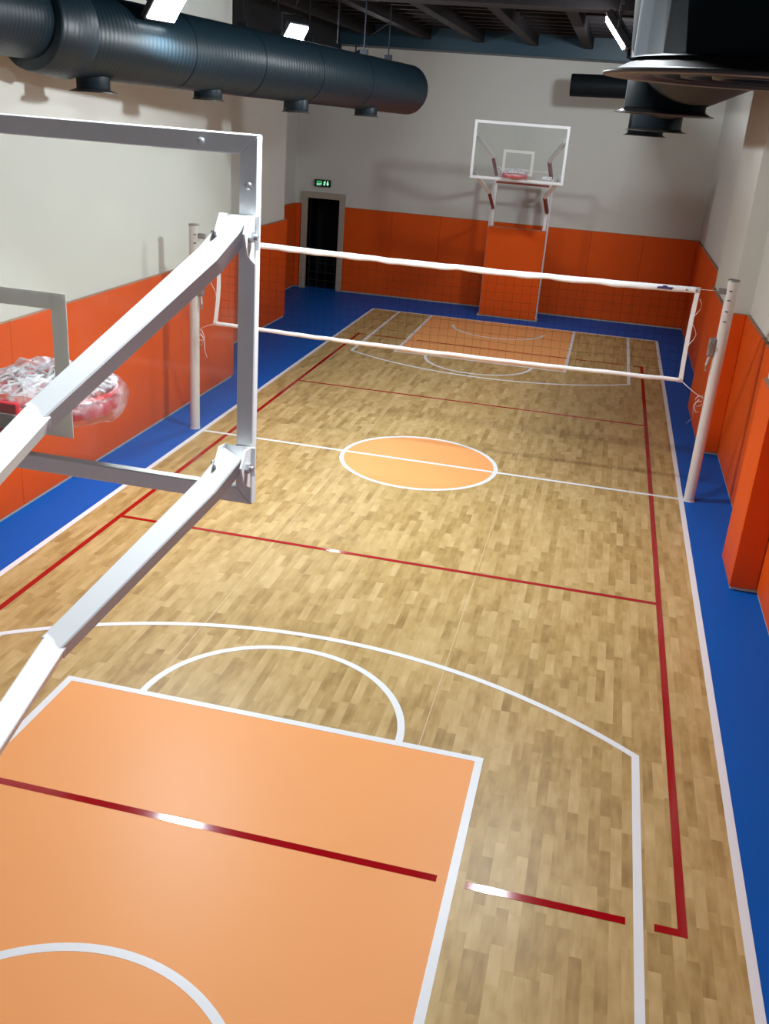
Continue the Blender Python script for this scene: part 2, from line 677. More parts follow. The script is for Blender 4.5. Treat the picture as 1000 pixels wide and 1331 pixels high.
def pad_run(parent, axis, face, a0, a1, sign, size=1.05, z1=PAD_Z1):
    """orange pads on a wall. axis 'x': the wall plane is x = face (pad surface), runs along y."""
    n = max(1, round((a1 - a0) / size))
    for i in range(n):
        p, q = a0 + (a1 - a0) * i / n + 0.0015, a0 + (a1 - a0) * (i + 1) / n - 0.0015
        bm = bmesh.new()
        back = face + sign * PT
        lo, hi = min(face, back), max(face, back)
        if axis == 'x':
            box(bm, lo, hi, p, q, PAD_Z0, z1, 0.004)
        else:
            box(bm, p, q, lo, hi, PAD_Z0, z1, 0.004)
        link('wall_pad', bm, 'pad', parent)
        bm = bmesh.new()
        if axis == 'x':
            box(bm, lo + 0.006, hi, p + .004, q - .004, z1, z1 + 0.006)
        else:
            box(bm, p + .004, q - .004, lo + 0.006, hi, z1, z1 + 0.006)
        link('pad_top_strip', bm, 'padside', parent)


def base_run(name, x0, x1, y0, y1, parent=None):
    bm = bmesh.new()
    box(bm, x0, x1, y0, y1, 0.0, 0.034, 0.003)
    o = link(name, bm, 'base', parent)
    if parent is None:
        o['kind'] = 'structure'
    return o


CZ = 5.75
# right wall with two pilasters
bm = bmesh.new()
box(bm, 3.63, 3.85, -12.6, 11.2, -0.1, CZ)
wall_right = tag(link('wall_right', bm, 'wall'), 'white right wall above orange pads', kind='structure')
PIL = ((1.95, 4.25), (-2.33, -1.60))
for y0, y1 in PIL:
    bm = bmesh.new()
    box(bm, 3.38, 3.63, y0 + 0.05, y1, 0.0, CZ - 0.1)
    link('pilaster', bm, 'wall', wall_right)
    pad_run(wall_right, 'x', 3.33, y0 + 0.05, y1, 1, 2.4)
    pad_run(wall_right, 'y', y0, 3.33, 3.58, 1)
    base_run('pilaster_baseboard', 3.345, 3.62, y0 + 0.02, y1, wall_right)
pad_run(wall_right, 'x', 3.58, 4.25, 10.95, 1, 1.1)
pad_run(wall_right, 'x', 3.58, -1.60, 1.95, 1, 1.2)
pad_run(wall_right, 'x', 3.58, -9.33, -2.33, 1, 1.2)
base_run('baseboard_right', 3.592, 3.63, -12.0, 10.95)

# far wall with a doorway
DX0, DX1, DZ = -5.085, -4.325, 2.04
YF = 11.0
bm = bmesh.new()
box(bm, -5.6, DX0, YF, YF + 0.2, -0.1, CZ)
box(bm, DX1, 3.85, YF, YF + 0.2, -0.1, CZ)
box(bm, DX0, DX1, YF, YF + 0.2, DZ, CZ)
wall_far = tag(link('wall_far', bm, 'wall'), 'grey white end wall above red orange pads behind the far hoop', kind='structure')
pad_run(wall_far, 'y', 10.95, -4.20, 3.58, 1, 1.1)
pad_run(wall_far, 'y', 10.95, -5.36, -5.245, 1)
base_run('baseboard_far', -4.19, 3.60, 10.962, 11.0)
bm = bmesh.new()
box(bm, DX0 - 0.14, DX0, 10.93, 11.2, 0.0, DZ + 0.13, 0.004)
box(bm, DX1, DX1 + 0.13, 10.93, 11.2, 0.0, DZ + 0.13, 0.004)
box(bm, DX0, DX1, 10.93, 11.2, DZ, DZ + 0.13, 0.004)
door = tag(link('door_1', bm, 'frame_door'), 'pale stone door frame around a dark open doorway', kind='structure')
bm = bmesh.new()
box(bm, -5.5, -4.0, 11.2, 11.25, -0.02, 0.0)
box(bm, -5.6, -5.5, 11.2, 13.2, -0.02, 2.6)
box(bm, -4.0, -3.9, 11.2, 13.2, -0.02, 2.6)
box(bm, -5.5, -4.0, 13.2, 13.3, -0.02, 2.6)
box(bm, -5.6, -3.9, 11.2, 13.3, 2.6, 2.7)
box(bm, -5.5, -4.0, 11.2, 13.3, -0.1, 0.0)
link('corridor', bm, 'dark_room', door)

# left wall steps back twice
bm = bmesh.new()
box(bm, -5.6, -3.68, -12.6, 2.63, -0.1, CZ)
wall_left = tag(link('wall_left', bm, 'wall'), 'white left wall stepping back above orange pads', kind='structure')
bm = bmesh.new()
box(bm, -5.6, -4.46, 2.63, 7.42, -0.1, CZ)
link('wall_step', bm, 'wall', wall_left)
bm = bmesh.new()
box(bm, -5.6, -5.41, 7.42, 11.1, -0.1, CZ)
link('wall_step', bm, 'wall', wall_left)
pad_run(wall_left, 'x', -3.63, -10.75, 2.68, -1, 2.0)
pad_run(wall_left, 'x', -4.41, 2.70, 7.47, -1, 1.6)
pad_run(wall_left, 'x', -5.36, 7.5, 10.94, -1, 1.7)
base_run('baseboard_left', -3.68, -3.642, -12.0, 2.64)
base_run('baseboard_left', -4.46, -4.422, 2.64, 7.43)
base_run('baseboard_left', -5.41, -5.372, 7.43, 10.95)
# wall behind the camera
bm = bmesh.new()
box(bm, -5.6, 3.85, -12.6, -12.4, -0.1, CZ)
wall_near = tag(link('wall_near', bm, 'wall'), 'white end wall behind the camera', kind='structure')

# ================================================================== CEILING
bm = bmesh.new()
box(bm, -5.6, 3.85, -12.6, 11.2, CZ, CZ + 0.2)
ceiling = tag(link('ceiling', bm, 'ceil'), 'dark ribbed ceiling with cross slats', kind='structure')
for x in (-4.75, -3.65, -2.48, -1.39, -0.30, 0.78, 1.87, 2.96):
    bm = bmesh.new()
    box(bm, x - 0.09, x + 0.09, -12.4, 10.3, 5.38, CZ, 0.005)
    link('ceiling_rib', bm, 'rib', ceiling)
for i in range(34):
    y = -11.5 + i * 0.64
    if 1.9 < y < 2.9 or y > 10:
        continue
    bm = bmesh.new()
    box(bm, -5.4, 3.63, y - 0.06, y + 0.06, 5.55, CZ - 0.01)
    link('ceiling_slat', bm, 'rib', ceiling)
bm = bmesh.new()
box(bm, -5.41, 3.63, 10.25, 11.0, 5.2, 5.66, 0.006)
tag(link('trim_1', bm, 'beam'), 'navy painted end beam under the ceiling at the far wall', kind='structure')
bm = bmesh.new()
box(bm, -3.68, 3.63, 2.35, 2.85, 5.30, CZ, 0.006)
tag(link('trim_2', bm, 'rib'), 'dark cross beam under the ceiling', kind='structure')
bm = bmesh.new()
box(bm, -5.41, -4.30, 2.7, 10.25, 5.0, 5.66, 0.006)
tag(link('trim_3', bm, 'ceil'), 'dark beam along the left wall top', kind='structure')

# ================================================================== FLOODLIGHTS
for loc, d, watts, label in LAMPS:
    dv = Vector(d).normalized()
    root = empty('floodlight', loc)
    tag(root, label, 'floodlight', 'ceiling floodlights')
    q = dv.to_track_quat('-Z', 'Y')
    rot = q.to_matrix().to_4x4() @ Matrix.Diagonal((1.3, 1.3, 1.0, 1.0))

    def put(name, bm, mat):
        bm.transform(rot)
        return link(name, bm, mat, root)
    bm = bmesh.new()
    box(bm, -0.16, 0.16, -0.125, 0.125, -0.03, 0.03, 0.008)
    for k in range(6):
        x = -0.12 + k * 0.048
        box(bm, x - 0.006, x + 0.006, -0.10, 0.10, 0.03, 0.055)
    put('housing', bm, 'housing')
    bm = bmesh.new()
    box(bm, -0.14, 0.14, -0.105, 0.105, -0.042, -0.03, 0.003)
    put('lens', bm, 'lens')
    bm = bmesh.new()
    e0, e1 = rot @ Vector((-0.175, 0, 0)), rot @ Vector((0.175, 0, 0))
    sweep(bm, [e0, e0 + Vector((0, 0, 0.22)), e1 + Vector((0, 0, 0.22)), e1], sq(0.03, 0.008, 0.001))
    mid = (e0 + e1) / 2 + Vector((0, 0, 0.22))
    ribx = min((-4.75, -3.65, -2.48, -1.39, -0.30, 0.78, 1.87, 2.96), key=lambda q: abs(q - loc[0]))
    sweep(bm, [mid, mid + Vector((0, 0, 0.04)), Vector((ribx - loc[0], mid.y, 5.376 - loc[2]))], sq(0.025, 0.025, 0.001))
    link('bracket', finish(bm), 'housing', root)


# ================================================================== DUCTS
def tube_obj(name, p0, p1, r0, r1, mat, parent, n=40, cap=True):
    """cylinder object whose local z runs along the duct, so the relief follows it."""
    p0, p1 = Vector(p0), Vector(p1)
    d = p1 - p0
    ln = d.length
    bm = bmesh.new()
    prof = [(r0, 0), (r1, ln)]
    if cap:
        prof = [(0, 0), (r0 * 0.97, 0), (r0, 0.02)] + [(r1, ln - 0.03), (r1 * 0.97, ln - 0.008), (r1 * 0.9, ln), (0, ln)]
    lathe(bm, prof, n)
    finish(bm)
    o = link(name, bm, mat, parent)
    o.matrix_local = Matrix.Translation(p0 - parent.location) @ d.to_track_quat('Z', 'Y').to_matrix().to_4x4()
    return o


def outlet(parent, x, y, ztop, zfl, rn, rf):
    bm = bmesh.new()
    lathe(bm, [(rn, ztop), (rn, zfl + 0.035), (rn * 1.04, zfl + 0.03)], 28, (x, y, 0))
    bm.transform(Matrix.Translation(-parent.location))
    nk = link('outlet', bm, 'outlet', parent)
    bm = bmesh.new()
    lathe(bm, [(rn * 0.98, zfl + 0.030), (rf * 0.93, zfl + 0.010), (rf, zfl + 0.007), (rf, zfl), (rn * 0.95, zfl), (rn * 0.93, zfl + 0.025)], 36, (x, y, 0))
    bm.transform(Matrix.Translation(-parent.location))
    link('flange', bm, 'flange', nk)
    bm = bmesh.new()
    lathe(bm, [(0.0, zfl + 0.024), (rn * 0.93, zfl + 0.024), (rn * 0.93, zfl + 0.034), (0, zfl + 0.034)], 28, (x, y, 0))
    for k in (0.3, 0.55, 0.78):
        lathe(bm, [(rn * k, zfl + 0.024), (rn * k, zfl + 0.004), (rn * k + 0.012, zfl + 0.004), (rn * k + 0.02, zfl + 0.024)], 28, (x, y, 0))
    bm.transform(Matrix.Translation(-parent.location))
    link('diffuser', bm, 'outlet', nk)
    return nk


DA, DB = Vector((-3.20, -2.62, 4.405)), Vector((-1.36, 3.52, 4.27))
ductL = empty('air_duct', (DA.x, DA.y, DA.z))
tag(ductL, 'long dark spiral air duct with four outlets hung along the left wall', 'air duct', 'ceiling air ducts')
tube_obj('trunk', DA, DB, 0.358, 0.325, 'duct', ductL)
tube_obj('near_trunk', (-3.30, -12.0, 4.46), (-3.29, -2.75, 4.46), 0.30, 0.30, 'duct', ductL)
tube_obj('collar', (-3.29, -2.98, 4.44), (-3.18, -2.55, 4.405), 0.375, 0.385, 'duct', ductL)
for t in (0.22, 0.40, 0.58, 0.76):
    c = DA.lerp(DB, t)
    dd = (DB - DA).normalized()
    r = 0.358 + (0.325 - 0.358) * t
    tube_obj('joint_band', c - dd * 0.012, c + dd * 0.012, r + 0.006, r + 0.006, 'duct', ductL, cap=False)
for X, Y, zf in ((-3.10, -2.281, 3.935), (-2.63, -0.715, 3.94), (-2.16, 0.851, 3.875), (-1.69, 2.418, 3.885)):
    t = (Y - DA.y) / (DB.y - DA.y)
    zc = DA.z + (DB.z - DA.z) * t
    outlet(ductL, X, Y, zc - 0.24, zf, 0.150, 0.215 if Y < -2 else 0.17)
for t in (0.06, 0.22, 0.40, 0.50, 0.60, 0.70, 0.80, 0.90):
    c = DA.lerp(DB, t)
    bm = bmesh.new()
    sweep(bm, [c + Vector((0, 0, 0.30)) - ductL.location, Vector((c.x, c.y, 5.56)) - ductL.location], sq(0.016, 0.016, 0.002))
    box(bm, *(v for v in (c.x - DA.x - 0.05, c.x - DA.x + 0.05, c.y - DA.y - 0.02, c.y - DA.y + 0.02, c.z - DA.z + 0.33, c.z - DA.z + 0.39)))
    link('hanger_rod', finish(bm), 'hang', ductL)

ductR = empty('air_duct', (2.08, -8.9, 4.56))
tag(ductR, 'large black air duct with stacked round outlets at the upper right', 'air duct', 'ceiling air ducts')
tube_obj('trunk', (2.08, -12.2, 4.60), (2.08, 5.2, 4.44), 0.42, 0.40, 'duct_black', ductR)
tube_obj('far_trunk', (2.08, 5.1, 4.62), (2.08, 9.85, 4.73), 0.22, 0.20, 'duct_black', ductR)
tube_obj('far_branch', (0.56, 9.72, 4.70), (2.25, 9.72, 4.74), 0.205, 0.205, 'duct_black', ductR)
for X, Y, z in ((1.95, -8.90, 4.06), (1.93, -4.45, 4.06), (2.02, -0.25, 3.965), (2.0, 3.95, 3.90)):
    outlet(ductR, X, Y, 4.42, z, 0.245, 0.30)
for y in (-7.0, -3.0, 1.0, 4.6, 8.5):
    bm = bmesh.new()
    sweep(bm, [Vector((-0.21, y + 8.9, 0.10)), Vector((-0.21, y + 8.9, 0.82))], sq(0.02, 0.02, 0.002))
    link('hanger_rod', finish(bm), 'hang', ductR)


# ================================================================== BASKETBALL HOOPS
def hoop(loc, rz, label, zb, bx, bz, ydep, armbounce, near):
    """board front faces local -y; origin on the floor under the posts."""
    root = empty('basketball_hoop', loc, rz)
    tag(root, label, 'basketball hoop', 'basketball hoops')
    yb = -1.60
    w2, h = 0.90, 1.05
    # posts
    for sx in (-1, 1):
        bm = bmesh.new()
        sweep(bm, [(sx * 0.555, 0, 0), (sx * 0.555, 0, 3.08)], sq(0.07, 0.06))
        link('post', finish(bm), 'white', root)
        bm = bmesh.new()
        sweep(bm, [(sx * 0.615, 0.06, 0), (sx * 0.615, 0.06, 2.60), (sx * 0.58, 0.02, 2.9)], sq(0.045))
        link('rear_strut', finish(bm), 'white', root)
    bm = bmesh.new()
    sweep(bm, [(-0.55, 0, 3.04), (0.55, 0, 3.04)], sq(0.06))
    link('crossbar', finish(bm), 'white', root)
    bm = bmesh.new()
    sweep(bm, [(-0.55, -0.055, 2.78), (0.55, -0.055, 2.78)], sq(0.04))
    link('crossbar', finish(bm), 'bouncetube' if armbounce else 'white', root)  # far hoop: bounced orange light painted into this bar
    bm = bmesh.new()
    box(bm, -0.61, 0.61, -0.15, -0.045, 0.03, 1.885, 0.006)
    pad = link('post_pad', bm, 'pad', root)
    bm = bmesh.new()
    box(bm, -0.60, 0.60, -0.145, -0.045, 1.885, 1.895)
    link('pad_top_strip', bm, 'padside', pad)
    bm = bmesh.new()
    box(bm, -0.66, 0.66, -0.14, 0.12, 0.0, 0.03, 0.004)
    link('base_plate', bm, 'base', root)
    # board
    bm = bmesh.new()
    box(bm, -w2 + 0.03, w2 - 0.03, yb - 0.008, yb, zb + 0.03, zb + h - 0.03)
    board = link('backboard', bm, 'glass', root)
    fw, fd = 0.052, 0.034
    y0, y1 = yb - 0.010, yb - 0.010 + fd
    corners = [(-w2, zb), (w2, zb), (w2, zb + h), (-w2, zb + h)]
    inner = [(-w2 + fw, zb + fw), (w2 - fw, zb + fw), (w2 - fw, zb + h - fw), (-w2 + fw, zb + h - fw)]
    for i in range(4):
        a, b = corners[i], corners[(i + 1) % 4]
        c, d = inner[(i + 1) % 4], inner[i]
        bm = bmesh.new()
        vv = [bm.verts.new((p[0], y, p[1])) for y in (y0, y1) for p in (a, b, c, d)]
        bm.faces.new(vv[:4])
        bm.faces.new(vv[4:][::-1])
        for j in range(4):
            k = (j + 1) % 4
            bm.faces.new((vv[j], vv[j + 4], vv[k + 4], vv[k]))
        bmesh.ops.recalc_face_normals(bm, faces=bm.faces[:])
        bmesh.ops.bevel(bm, geom=[e for e in bm.edges], offset=0.003, segments=1, affect='EDGES')
        link('frame_bar', bm, 'white', board)
    # target rectangle painted on the glass
    sx, sz0, sz1, lw = 0.295, zb + 0.115, zb + 0.115 + 0.45, 0.05
    bm = bmesh.new()
    ya, yc = yb - 0.0105, yb - 0.0085
    box(bm, -sx, -sx + lw, ya, yc, sz0, sz1)
    box(bm, sx - lw, sx, ya, yc, sz0, sz1)
    box(bm, -sx + lw, sx - lw, ya, yc, sz1 - lw, sz1)
    box(bm, -sx + lw, sx - lw, ya, yc, sz0, sz0 + lw)
    link('target_rectangle', bm, 'marking', board)
    tm = Matrix.Translation((0.60, yb - 0.0095, zb + 0.105)) @ Matrix.Rotation(math.pi / 2, 4, 'X')
    text_mesh('board_lettering', 'MUSU', 0.085, 'text_white', board, tm, 0.001, 0.2, 0.003)
    # screws along the frame
    for (bxx, bzz) in ((0.875, 0.92), (0.875, 0.12), (0.80, 0.03), (0.74, 1.022), (0.0, 1.022), (-0.74, 1.022), (-0.875, 0.92), (-0.875, 0.12), (-0.80, 0.03), (0.0, 0.03)):
        bm = bmesh.new()
        lathe(bm, [(0.011, 0), (0.011, 0.004), (0.006, 0.007), (0, 0.009)], 10)
        bm.transform(Matrix.Translation((bxx, y1, zb + bzz)) @ Matrix.Rotation(-math.pi / 2, 4, 'X'))
        link('screw', bm, 'chrome', board)
    # arms
    for s in (-1, 1):
        for za in (0.795, 0.135):
            A = Vector((s * 0.855, yb + 0.045, zb + za + 0.02))
            B = Vector((s * bx, yb + ydep, bz + (0 if za > 0.5 else -0.665)))
            C = Vector((s * 0.57, -0.02, (2.92 if za > 0.5 else 2.26)))
            dxy = (Vector((B.x, B.y, 0)) - Vector((A.x, A.y, 0))).normalized()
            A2 = A + dxy * 0.085 + Vector((0, 0, -0.085))
            bm = bmesh.new()
            sweep(bm, [A, A2, B], rolled(sq(0.068, 0.062, 0.004), s * 29))
            arm = link('arm', finish(bm), 'white', root)
            bm = bmesh.new()
            sweep(bm, [B, C], rolled(sq(0.066, 0.060, 0.004), s * 22))
            seg = link('arm_tail', finish(bm), 'bouncetube' if armbounce else 'white', root)  # far hoop tails carry the orange bounce as a red colour
            # weld bead at the bend
            bm = bmesh.new()
            t1, t2 = (B - A2).normalized(), (C - B).normalized()
            t = (t1 + t2).normalized()
            sweep(bm, [B - t * 0.005, B + t * 0.005], rolled(sq(0.073, 0.068, 0.006), s * 26))
            link('weld', finish(bm), 'white', arm)
            # bracket plates and bolt
            bm = bmesh.new()
            box(bm, s * 0.855 - 0.055, s * 0.855 + 0.042, y1, y1 + 0.006, A.z - 0.06, A.z + 0.03, 0.001)
            for sd in (-1, 1):
                cx = s * 0.855 + sd * 0.040
                vv = []
                for x in (cx - 0.003, cx + 0.003):
                    vv.append([bm.verts.new(v) for v in ((x, y1, A.z + 0.03), (x, y1 + 0.05, A.z + 0.035), (x, y1 + 0.085, A.z - 0.01), (x, y1 + 0.06, A.z - 0.07), (x, y1, A.z - 0.10))])
                bm.faces.new(vv[0])
                bm.faces.new(vv[1][::-1])
                for j in range(5):
                    k = (j + 1) % 5
                    bm.faces.new((vv[0][j], vv[1][j], vv[1][k], vv[0][k]))
            link('bracket', finish(bm), 'white', arm)
            for sd in (-1, 1):
                bm = bmesh.new()
                x = s * 0.855 + sd * 0.044
                p = Vector((x, y1 + 0.045, A.z - 0.02))
                cyl(bm, p, p + Vector((sd * 0.012, 0, 0)), 0.016, 6, False)
                cyl(bm, p + Vector((sd * 0.012, 0, 0)), p + Vector((sd * 0.022, 0, 0)), 0.008, 10)
                link('bolt', finish(bm), 'chrome', arm)
    # rim
    zr = zb + 0.15
    yr = yb - 0.375
    bm = bmesh.new()
    ring = [(0.225 * math.cos(2 * math.pi * i / 40), yr + 0.225 * math.sin(2 * math.pi * i / 40), zr) for i in range(40)]
    sweep(bm, ring, circ(0.011, 10), closed=True, smooth=True)
    ring2 = [(0.228 * math.cos(2 * math.pi * i / 40), yr + 0.228 * math.sin(2 * math.pi * i / 40), zr - 0.032) for i in range(40)]
    sweep(bm, ring2, sq(0.008, 0.052, 0.002), closed=True)
    rim = link('rim', finish(bm), 'redrim', root)
    bm = bmesh.new()
    box(bm, -0.10, 0.10, yb - 0.155, yb - 0.012, zr - 0.02, zr - 0.006, 0.002)
    box(bm, -0.10, 0.10, yb - 0.03, yb - 0.012, zr - 0.10, zr + 0.05, 0.003)
    for sx2 in (-0.06, 0.06):
        box(bm, sx2 - 0.008, sx2 + 0.008, yb - 0.14, yb - 0.02, zr - 0.08, zr - 0.02, 0.002)
    link('rim_bracket', bm, 'redrim', rim)
    # rope net folded on top of the ring
    bm = bmesh.new()
    r2 = random.Random(3)
    for i in range(22):
        a = 2 * math.pi * i / 22
        p = [Vector((0.21 * math.cos(a), yr + 0.21 * math.sin(a), zr + 0.01))]
        for k in range(1, 5):
            aa = a + r2.uniform(-0.5, 0.5) * k * 0.5
            rr = 0.21 - 0.045 * k + r2.uniform(-0.02, 0.02)
            p.append(Vector((rr * math.cos(aa), yr + rr * math.sin(aa), zr + 0.02 + r2.uniform(-0.015, 0.035))))
        sweep(bm, p, circ(0.005, 5), smooth=True)
    link('folded_net', finish(bm), 'rope', rim)
    # clear plastic film: a smooth sleeve round the ring and a crumpled sheet over the top
    bm = bmesh.new()
    prof = [(0.20, 0.028), (0.235, 0.026), (0.258, 0.008), (0.266, -0.022), (0.258, -0.055), (0.238, -0.078), (0.205, -0.082), (0.19, -0.06)]
    lathe(bm, prof, 64)
    for v in bm.verts:
        p = v.co.copy()
        k = noise.noise(p * 16 + Vector((3, 1, 7)))
        k2 = noise.noise(p * 40)
        d = Vector((p.x, p.y, 0)).normalized()
        v.co += d * (0.010 * k + 0.004 * k2)
        v.co.z += 0.006 * k2 - (0.03 * max(0.0, k) if p.z < -0.06 else 0)
    bm.transform(Matrix.Translation((0, yr, zr)))
    link('plastic_sleeve', bm, 'sleeve', root)
    bm = bmesh.new()
    prof = [(0.0, 0.055), (0.03, 0.056), (0.06, 0.058), (0.09, 0.056), (0.12, 0.05), (0.15, 0.044), (0.18, 0.036), (0.205, 0.030), (0.23, 0.027)]
    lathe(bm, prof, 72)
    for v in bm.verts:
        p = v.co.copy()
        rr_ = math.hypot(p.x, p.y)
        fall = max(0.15, 1 - (rr_ / 0.235) ** 3)
        k1 = abs(noise.noise(p * 13 + Vector((3, 1, 7))))
        k2 = noise.noise(p * 34 + Vector((1, 5, 2)))
        v.co.z += fall * (0.075 * k1 + 0.020 * k2)
        v.co.x += 0.010 * k2 * fall
        v.co.y += 0.010 * noise.noise(p * 33) * fall
    bm.transform(Matrix.Translation((0, yr, zr)))
    link('plastic_wrap', bm, 'film', root)
    return root


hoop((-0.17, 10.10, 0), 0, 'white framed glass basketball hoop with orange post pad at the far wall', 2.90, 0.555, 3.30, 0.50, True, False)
hoop((-0.12, -10.10, 0), math.pi, 'close white framed glass backboard seen from behind with plastic wrapped red rim', 2.83, 0.50, 3.185, 0.50, False, True)


# ================================================================== VOLLEYBALL NET AND POSTS
def net_post(x, y, s, label):
    root = empty('volleyball_post', (x, y, 0))
    tag(root, label, 'net post', 'volleyball net posts')
    bm = bmesh.new()
    lathe(bm, [(0.061, 0.0), (0.061, 2.55)], 28)
    link('tube', bm, 'post', root)
    bm = bmesh.new()
    lathe(bm, [(0.064, 2.545), (0.064, 2.562), (0.05, 2.566), (0, 2.566)], 28)
    link('cap', bm, 'steel', root)
    bm = bmesh.new()
    lathe(bm, [(0.068, 0.0), (0.068, 0.008), (0.062, 0.014)], 28)
    link('floor_collar', bm, 'post', root)
    # pulley bracket towards the net
    bm = bmesh.new()
    box(bm, -0.03 - 0.11 if s > 0 else 0.05, -0.05 if s > 0 else 0.14, -0.025, 0.025, 2.40, 2.46, 0.004)
    link('pulley_bracket', bm, 'steel', root)
    # winch
    bm = bmesh.new()
    xo = -s * 0.095
    box(bm, xo - 0.035, xo + 0.035, -0.045, 0.03, 1.72, 1.92, 0.01)
    cyl(bm, (xo - 0.02, -0.05, 1.84), (xo - 0.02, -0.08, 1.84), 0.022, 12)
    sweep(bm, [(xo, -0.02, 1.73), (xo - s * 0.02, -0.04, 1.62), (xo - s * 0.02, -0.05, 1.56)], sq(0.028, 0.02, 0.003))
    link('winch', finish(bm), 'steel', root)
    # height marks
    for z in (2.44, 2.34, 2.22, 2.11):
        bm = bmesh.new()
        nn = 6
        a0 = math.radians(-125 if s > 0 else -75)
        r = 0.0618
        p0 = [(r * math.cos(a0 + k * 0.12), r * math.sin(a0 + k * 0.12)) for k in range(nn)]
        lo = [bm.verts.new((a, b, z)) for a, b in p0]
        hi = [bm.verts.new((a, b, z + 0.012)) for a, b in p0]
        for k in range(nn - 1):
            bm.faces.new((lo[k], lo[k + 1], hi[k + 1], hi[k]))
        link('height_mark', bm, 'dark', root)
    return root


net_post(3.10, 0.0, 1, 'pale round volleyball post with winch beside the right orange wall')
net_post(-3.135, 0.06, -1, 'pale round volleyball post behind the glass by the left wall')

net = empty('volleyball_net', (0, 0, 0))
tag(net, 'volleyball net with white tape border stretched across the court', 'net')
NX0, NX1, NZ0, NZ1 = -2.86, 2.775, 1.385, 2.445


def tape_z(x, base, amp, seed):
    t = (x - NX0) / (NX1 - NX0)
    return base - 0.03 * math.sin(math.pi * t) + amp * noise.noise(Vector((x * 2.3, seed, 0))) + amp * 0.6 * noise.noise(Vector((x * 6.1, seed, 4)))


def tape(name, top, width, amp, seed):
    bm = bmesh.new()
    n = 90
    rows = []
    for i in range(n + 1):
        x = NX0 + (NX1 - NX0) * i / n
        z = tape_z(x, top, amp, seed)
        wv = width * (1 + 0.18 * noise.noise(Vector((x * 4.0, seed, 9))))
        yo = 0.006 * noise.noise(Vector((x * 5, seed, 2)))
        rows.append([bm.verts.new(p) for p in ((x, yo - 0.004, z), (x, yo - 0.007, z - wv * 0.5), (x, yo - 0.004, z - wv), (x, yo + 0.004, z - wv), (x, yo + 0.007, z - wv * 0.5), (x, yo + 0.004, z))])
    for a, b in zip(rows, rows[1:]):
        for j in range(6):
            f = bm.faces.new((a[j], a[(j + 1) % 6], b[(j + 1) % 6], b[j]))
            f.smooth = True
    bm.faces.new(rows[0])
    bm.faces.new(rows[-1][::-1])
    return link(name, finish(bm), 'tape', net)


top_tape = tape('top_tape', NZ1, 0.068, 0.008, 1.0)
bot_tape = tape('bottom_tape', NZ0 + 0.05, 0.048, 0.006, 5.0)
for x in (NX0 + 0.02, NX1 - 0.025):
    bm = bmesh.new()
    pts = []
    for i in range(13):
        z = NZ1 - 0.02 - (NZ1 - NZ0 - 0.02) * i / 12
        bow = 0.035 * math.sin(math.pi * i / 12) * (1 if x < 0 else -0.3)
        pts.append((x + bow + (0.0 if x > 0 else -0.03 * (1 - i / 12) * -1), 0.0, z))
    sweep(bm, pts, [(-0.004, -0.024), (0.004, -0.024), (0.004, 0.024), (-0.004, 0.024)] if False else [(-0.024, -0.004), (0.024, -0.004), (0.024, 0.004), (-0.024, 0.004)], up=Vector((0, 1, 0)))
    link('side_tape', finish(bm), 'tape', net)
bm = bmesh.new()
nv = 56
cs = [(0.0011, 0), (0, 0.0011), (-0.0011, 0), (0, -0.0011)]
for i in range(1, nv):
    x = NX0 + (NX1 - NX0) * i / nv
    zt, zb_ = tape_z(x, NZ1, 0.008, 1.0) - 0.06, tape_z(x, NZ0 + 0.05, 0.006, 5.0) - 0.01
    pts = []
    for k in range(6):
        z = zt + (zb_ - zt) * k / 5
        pts.append((x + 0.012 * noise.noise(Vector((x * 3, z * 3, 0))), 0.008 * noise.noise(Vector((x * 2, z * 2, 5))), z))
    sweep(bm, pts, cs, up=Vector((0, 1, 0)), cap=False)
for k in range(1, 10):
    pts = []
    for i in range(nv + 1):
        x = NX0 + (NX1 - NX0) * i / nv
        zt, zb_ = tape_z(x, NZ1, 0.008, 1.0) - 0.06, tape_z(x, NZ0 + 0.05, 0.006, 5.0) - 0.01
        z = zt + (zb_ - zt) * k / 10 + 0.012 * noise.noise(Vector((x * 3, k * 1.7, 0)))
        pts.append((x, 0.008 * noise.noise(Vector((x * 2, z * 2, 5))), z))
    sweep(bm, pts, cs, cap=False)
tag(link('netting', finish(bm), 'cord', net), kind='stuff')


def rope(pts, r=0.004):
    bm = bmesh.new()
    sweep(bm, pts, circ(r, 6), smooth=True)
    return link('rope', finish(bm), 'rope', net)


rope([(NX1, 0, NZ1 - 0.02), (2.98, 0, 2.43)], 0.003)
rope([(NX0, 0, NZ1 - 0.03), (-3.05, 0.04, 2.44)], 0.003)
rope([(NX1 - 0.02, 0, NZ0 + 0.02), (2.92, 0, 1.29), (3.03, -0.01, 1.235)], 0.004)
rope([(NX0 + 0.02, 0, NZ0 + 0.02), (-2.96, 0.02, 1.36), (-3.07, 0.05, 1.30)], 0.004)
rr = random.Random(11)
for cx, cz, sgn in ((2.985, 1.235, 1), (-3.01, 1.28, -1)):
    p = []
    for k in range(14):
        a = k * 0.9
        p.append((cx + 0.035 * math.cos(a) * sgn + rr.uniform(-.01, .01), -0.03 + rr.uniform(-.02, .02), cz + 0.05 * math.sin(a) - k * 0.009))
    rope(p, 0.0035)
    rope([(cx, -0.05, cz), (cx - sgn * 0.05, -0.05, cz - 0.08), (cx - sgn * 0.03 * (2 if sgn < 0 else 1), -0.05, cz - 0.22), (cx - sgn * 0.09, -0.05, cz - 0.30)], 0.0035)
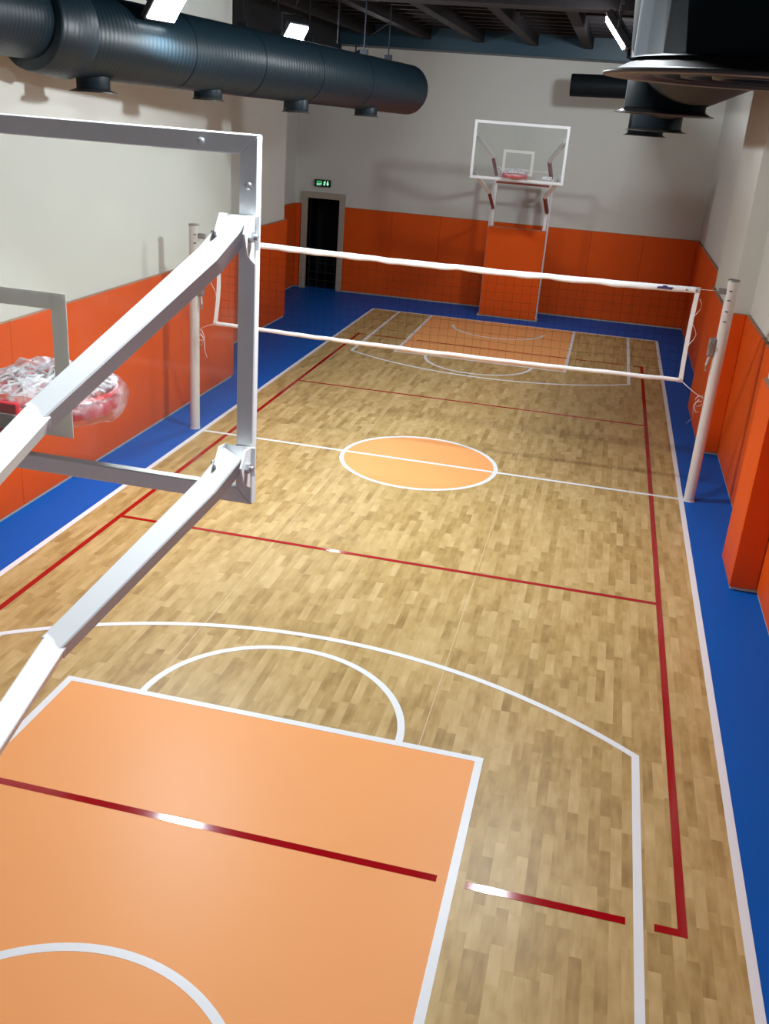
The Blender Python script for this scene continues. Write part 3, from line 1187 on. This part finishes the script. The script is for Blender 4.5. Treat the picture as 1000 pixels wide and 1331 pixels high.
for x, sgn in ((NX1 - 0.02, 1), (NX0 + 0.03, -1)):
    p = []
    for k in range(12):
        z = NZ1 - 0.12 - k * 0.055
        p.append((x + sgn * (0.03 + 0.035 * math.sin(k * 1.1)), -0.01, z))
    rope(p, 0.0028)
# violet badge near the right end of the top tape
bm = bmesh.new()
bz_ = tape_z(2.40, NZ1, 0.008, 1.0) - 0.034
prof = [(-0.085, -0.014), (0.075, -0.014), (0.09, 0.012), (0.03, 0.010), (0.02, 0.024), (-0.02, 0.024), (-0.03, 0.010), (-0.075, 0.008)]
f0 = [bm.verts.new((2.40 + a, -0.013, bz_ + b)) for a, b in prof]
f1 = [bm.verts.new((2.40 + a, -0.006, bz_ + b)) for a, b in prof]
bm.faces.new(f0)
bm.faces.new(f1[::-1])
for j in range(len(prof)):
    k = (j + 1) % len(prof)
    bm.faces.new((f0[j], f1[j], f1[k], f0[k]))
link('badge', finish(bm), 'violet', top_tape)
for gx in (2.63, 2.735):
    bm = bmesh.new()
    lathe(bm, [(0.006, 0), (0.012, 0.002), (0.012, 0.006), (0.005, 0.008)], 12)
    bm.transform(Matrix.Translation((gx, -0.006, tape_z(gx, NZ1, 0.008, 1.0) - 0.035)) @ Matrix.Rotation(math.pi / 2, 4, 'X'))
    link('eyelet', bm, 'steel', top_tape)

# ================================================================== EXIT SIGN
sign = empty('exit_sign', (-4.742, 10.99, 2.375))
tag(sign, 'small lit green exit sign on the wall above the dark doorway', 'exit sign')
bm = bmesh.new()
box(bm, -0.185, 0.185, -0.07, 0.0, -0.075, 0.075, 0.006)
link('housing', bm, 'exit_box', sign)
RX = Matrix.Rotation(math.pi / 2, 4, 'X')
text_mesh('lettering', 'ÇIKIŞ', 0.052, 'exit', sign, Matrix.Translation((-0.075, -0.072, 0.028)) @ RX, 0.0015, 0, 0.001)
text_mesh('lettering', 'EXIT', 0.058, 'exit_hi', sign, Matrix.Translation((-0.075, -0.072, -0.028)) @ RX, 0.0015, 0, 0.0015)


def poly(name, pts, mat, x, z):
    bm = bmesh.new()
    a = [bm.verts.new((x + p, -0.0735, z + q)) for p, q in pts]
    b = [bm.verts.new((x + p, -0.070, z + q)) for p, q in pts]
    bm.faces.new(a)
    bm.faces.new(b[::-1])
    for j in range(len(pts)):
        k = (j + 1) % len(pts)
        bm.faces.new((a[j], b[j], b[k], a[k]))
    return link(name, finish(bm), mat, sign)


# running figure and downward arrow
poly('running_figure', [(0.012, 0.055), (0.024, 0.052), (0.024, 0.038), (0.012, 0.034), (0.026, 0.012), (0.018, 0.0), (0.004, 0.010), (0.014, -0.018), (0.010, -0.052), (-0.002, -0.052), (0.0, -0.022), (-0.024, -0.036), (-0.030, -0.026), (-0.010, -0.008), (-0.012, 0.014), (-0.026, 0.004), (-0.030, 0.014), (-0.006, 0.034), (0.004, 0.036), (0.004, 0.05)], 'exit_hi', 0.048, 0.0)
poly('arrow', [(-0.011, 0.052), (0.011, 0.052), (0.013, 0.0), (0.034, 0.0), (0.0, -0.052), (-0.034, 0.0), (-0.013, 0.0)], 'exit_hi', 0.122, 0.0)

bpy.context.view_layer.update()
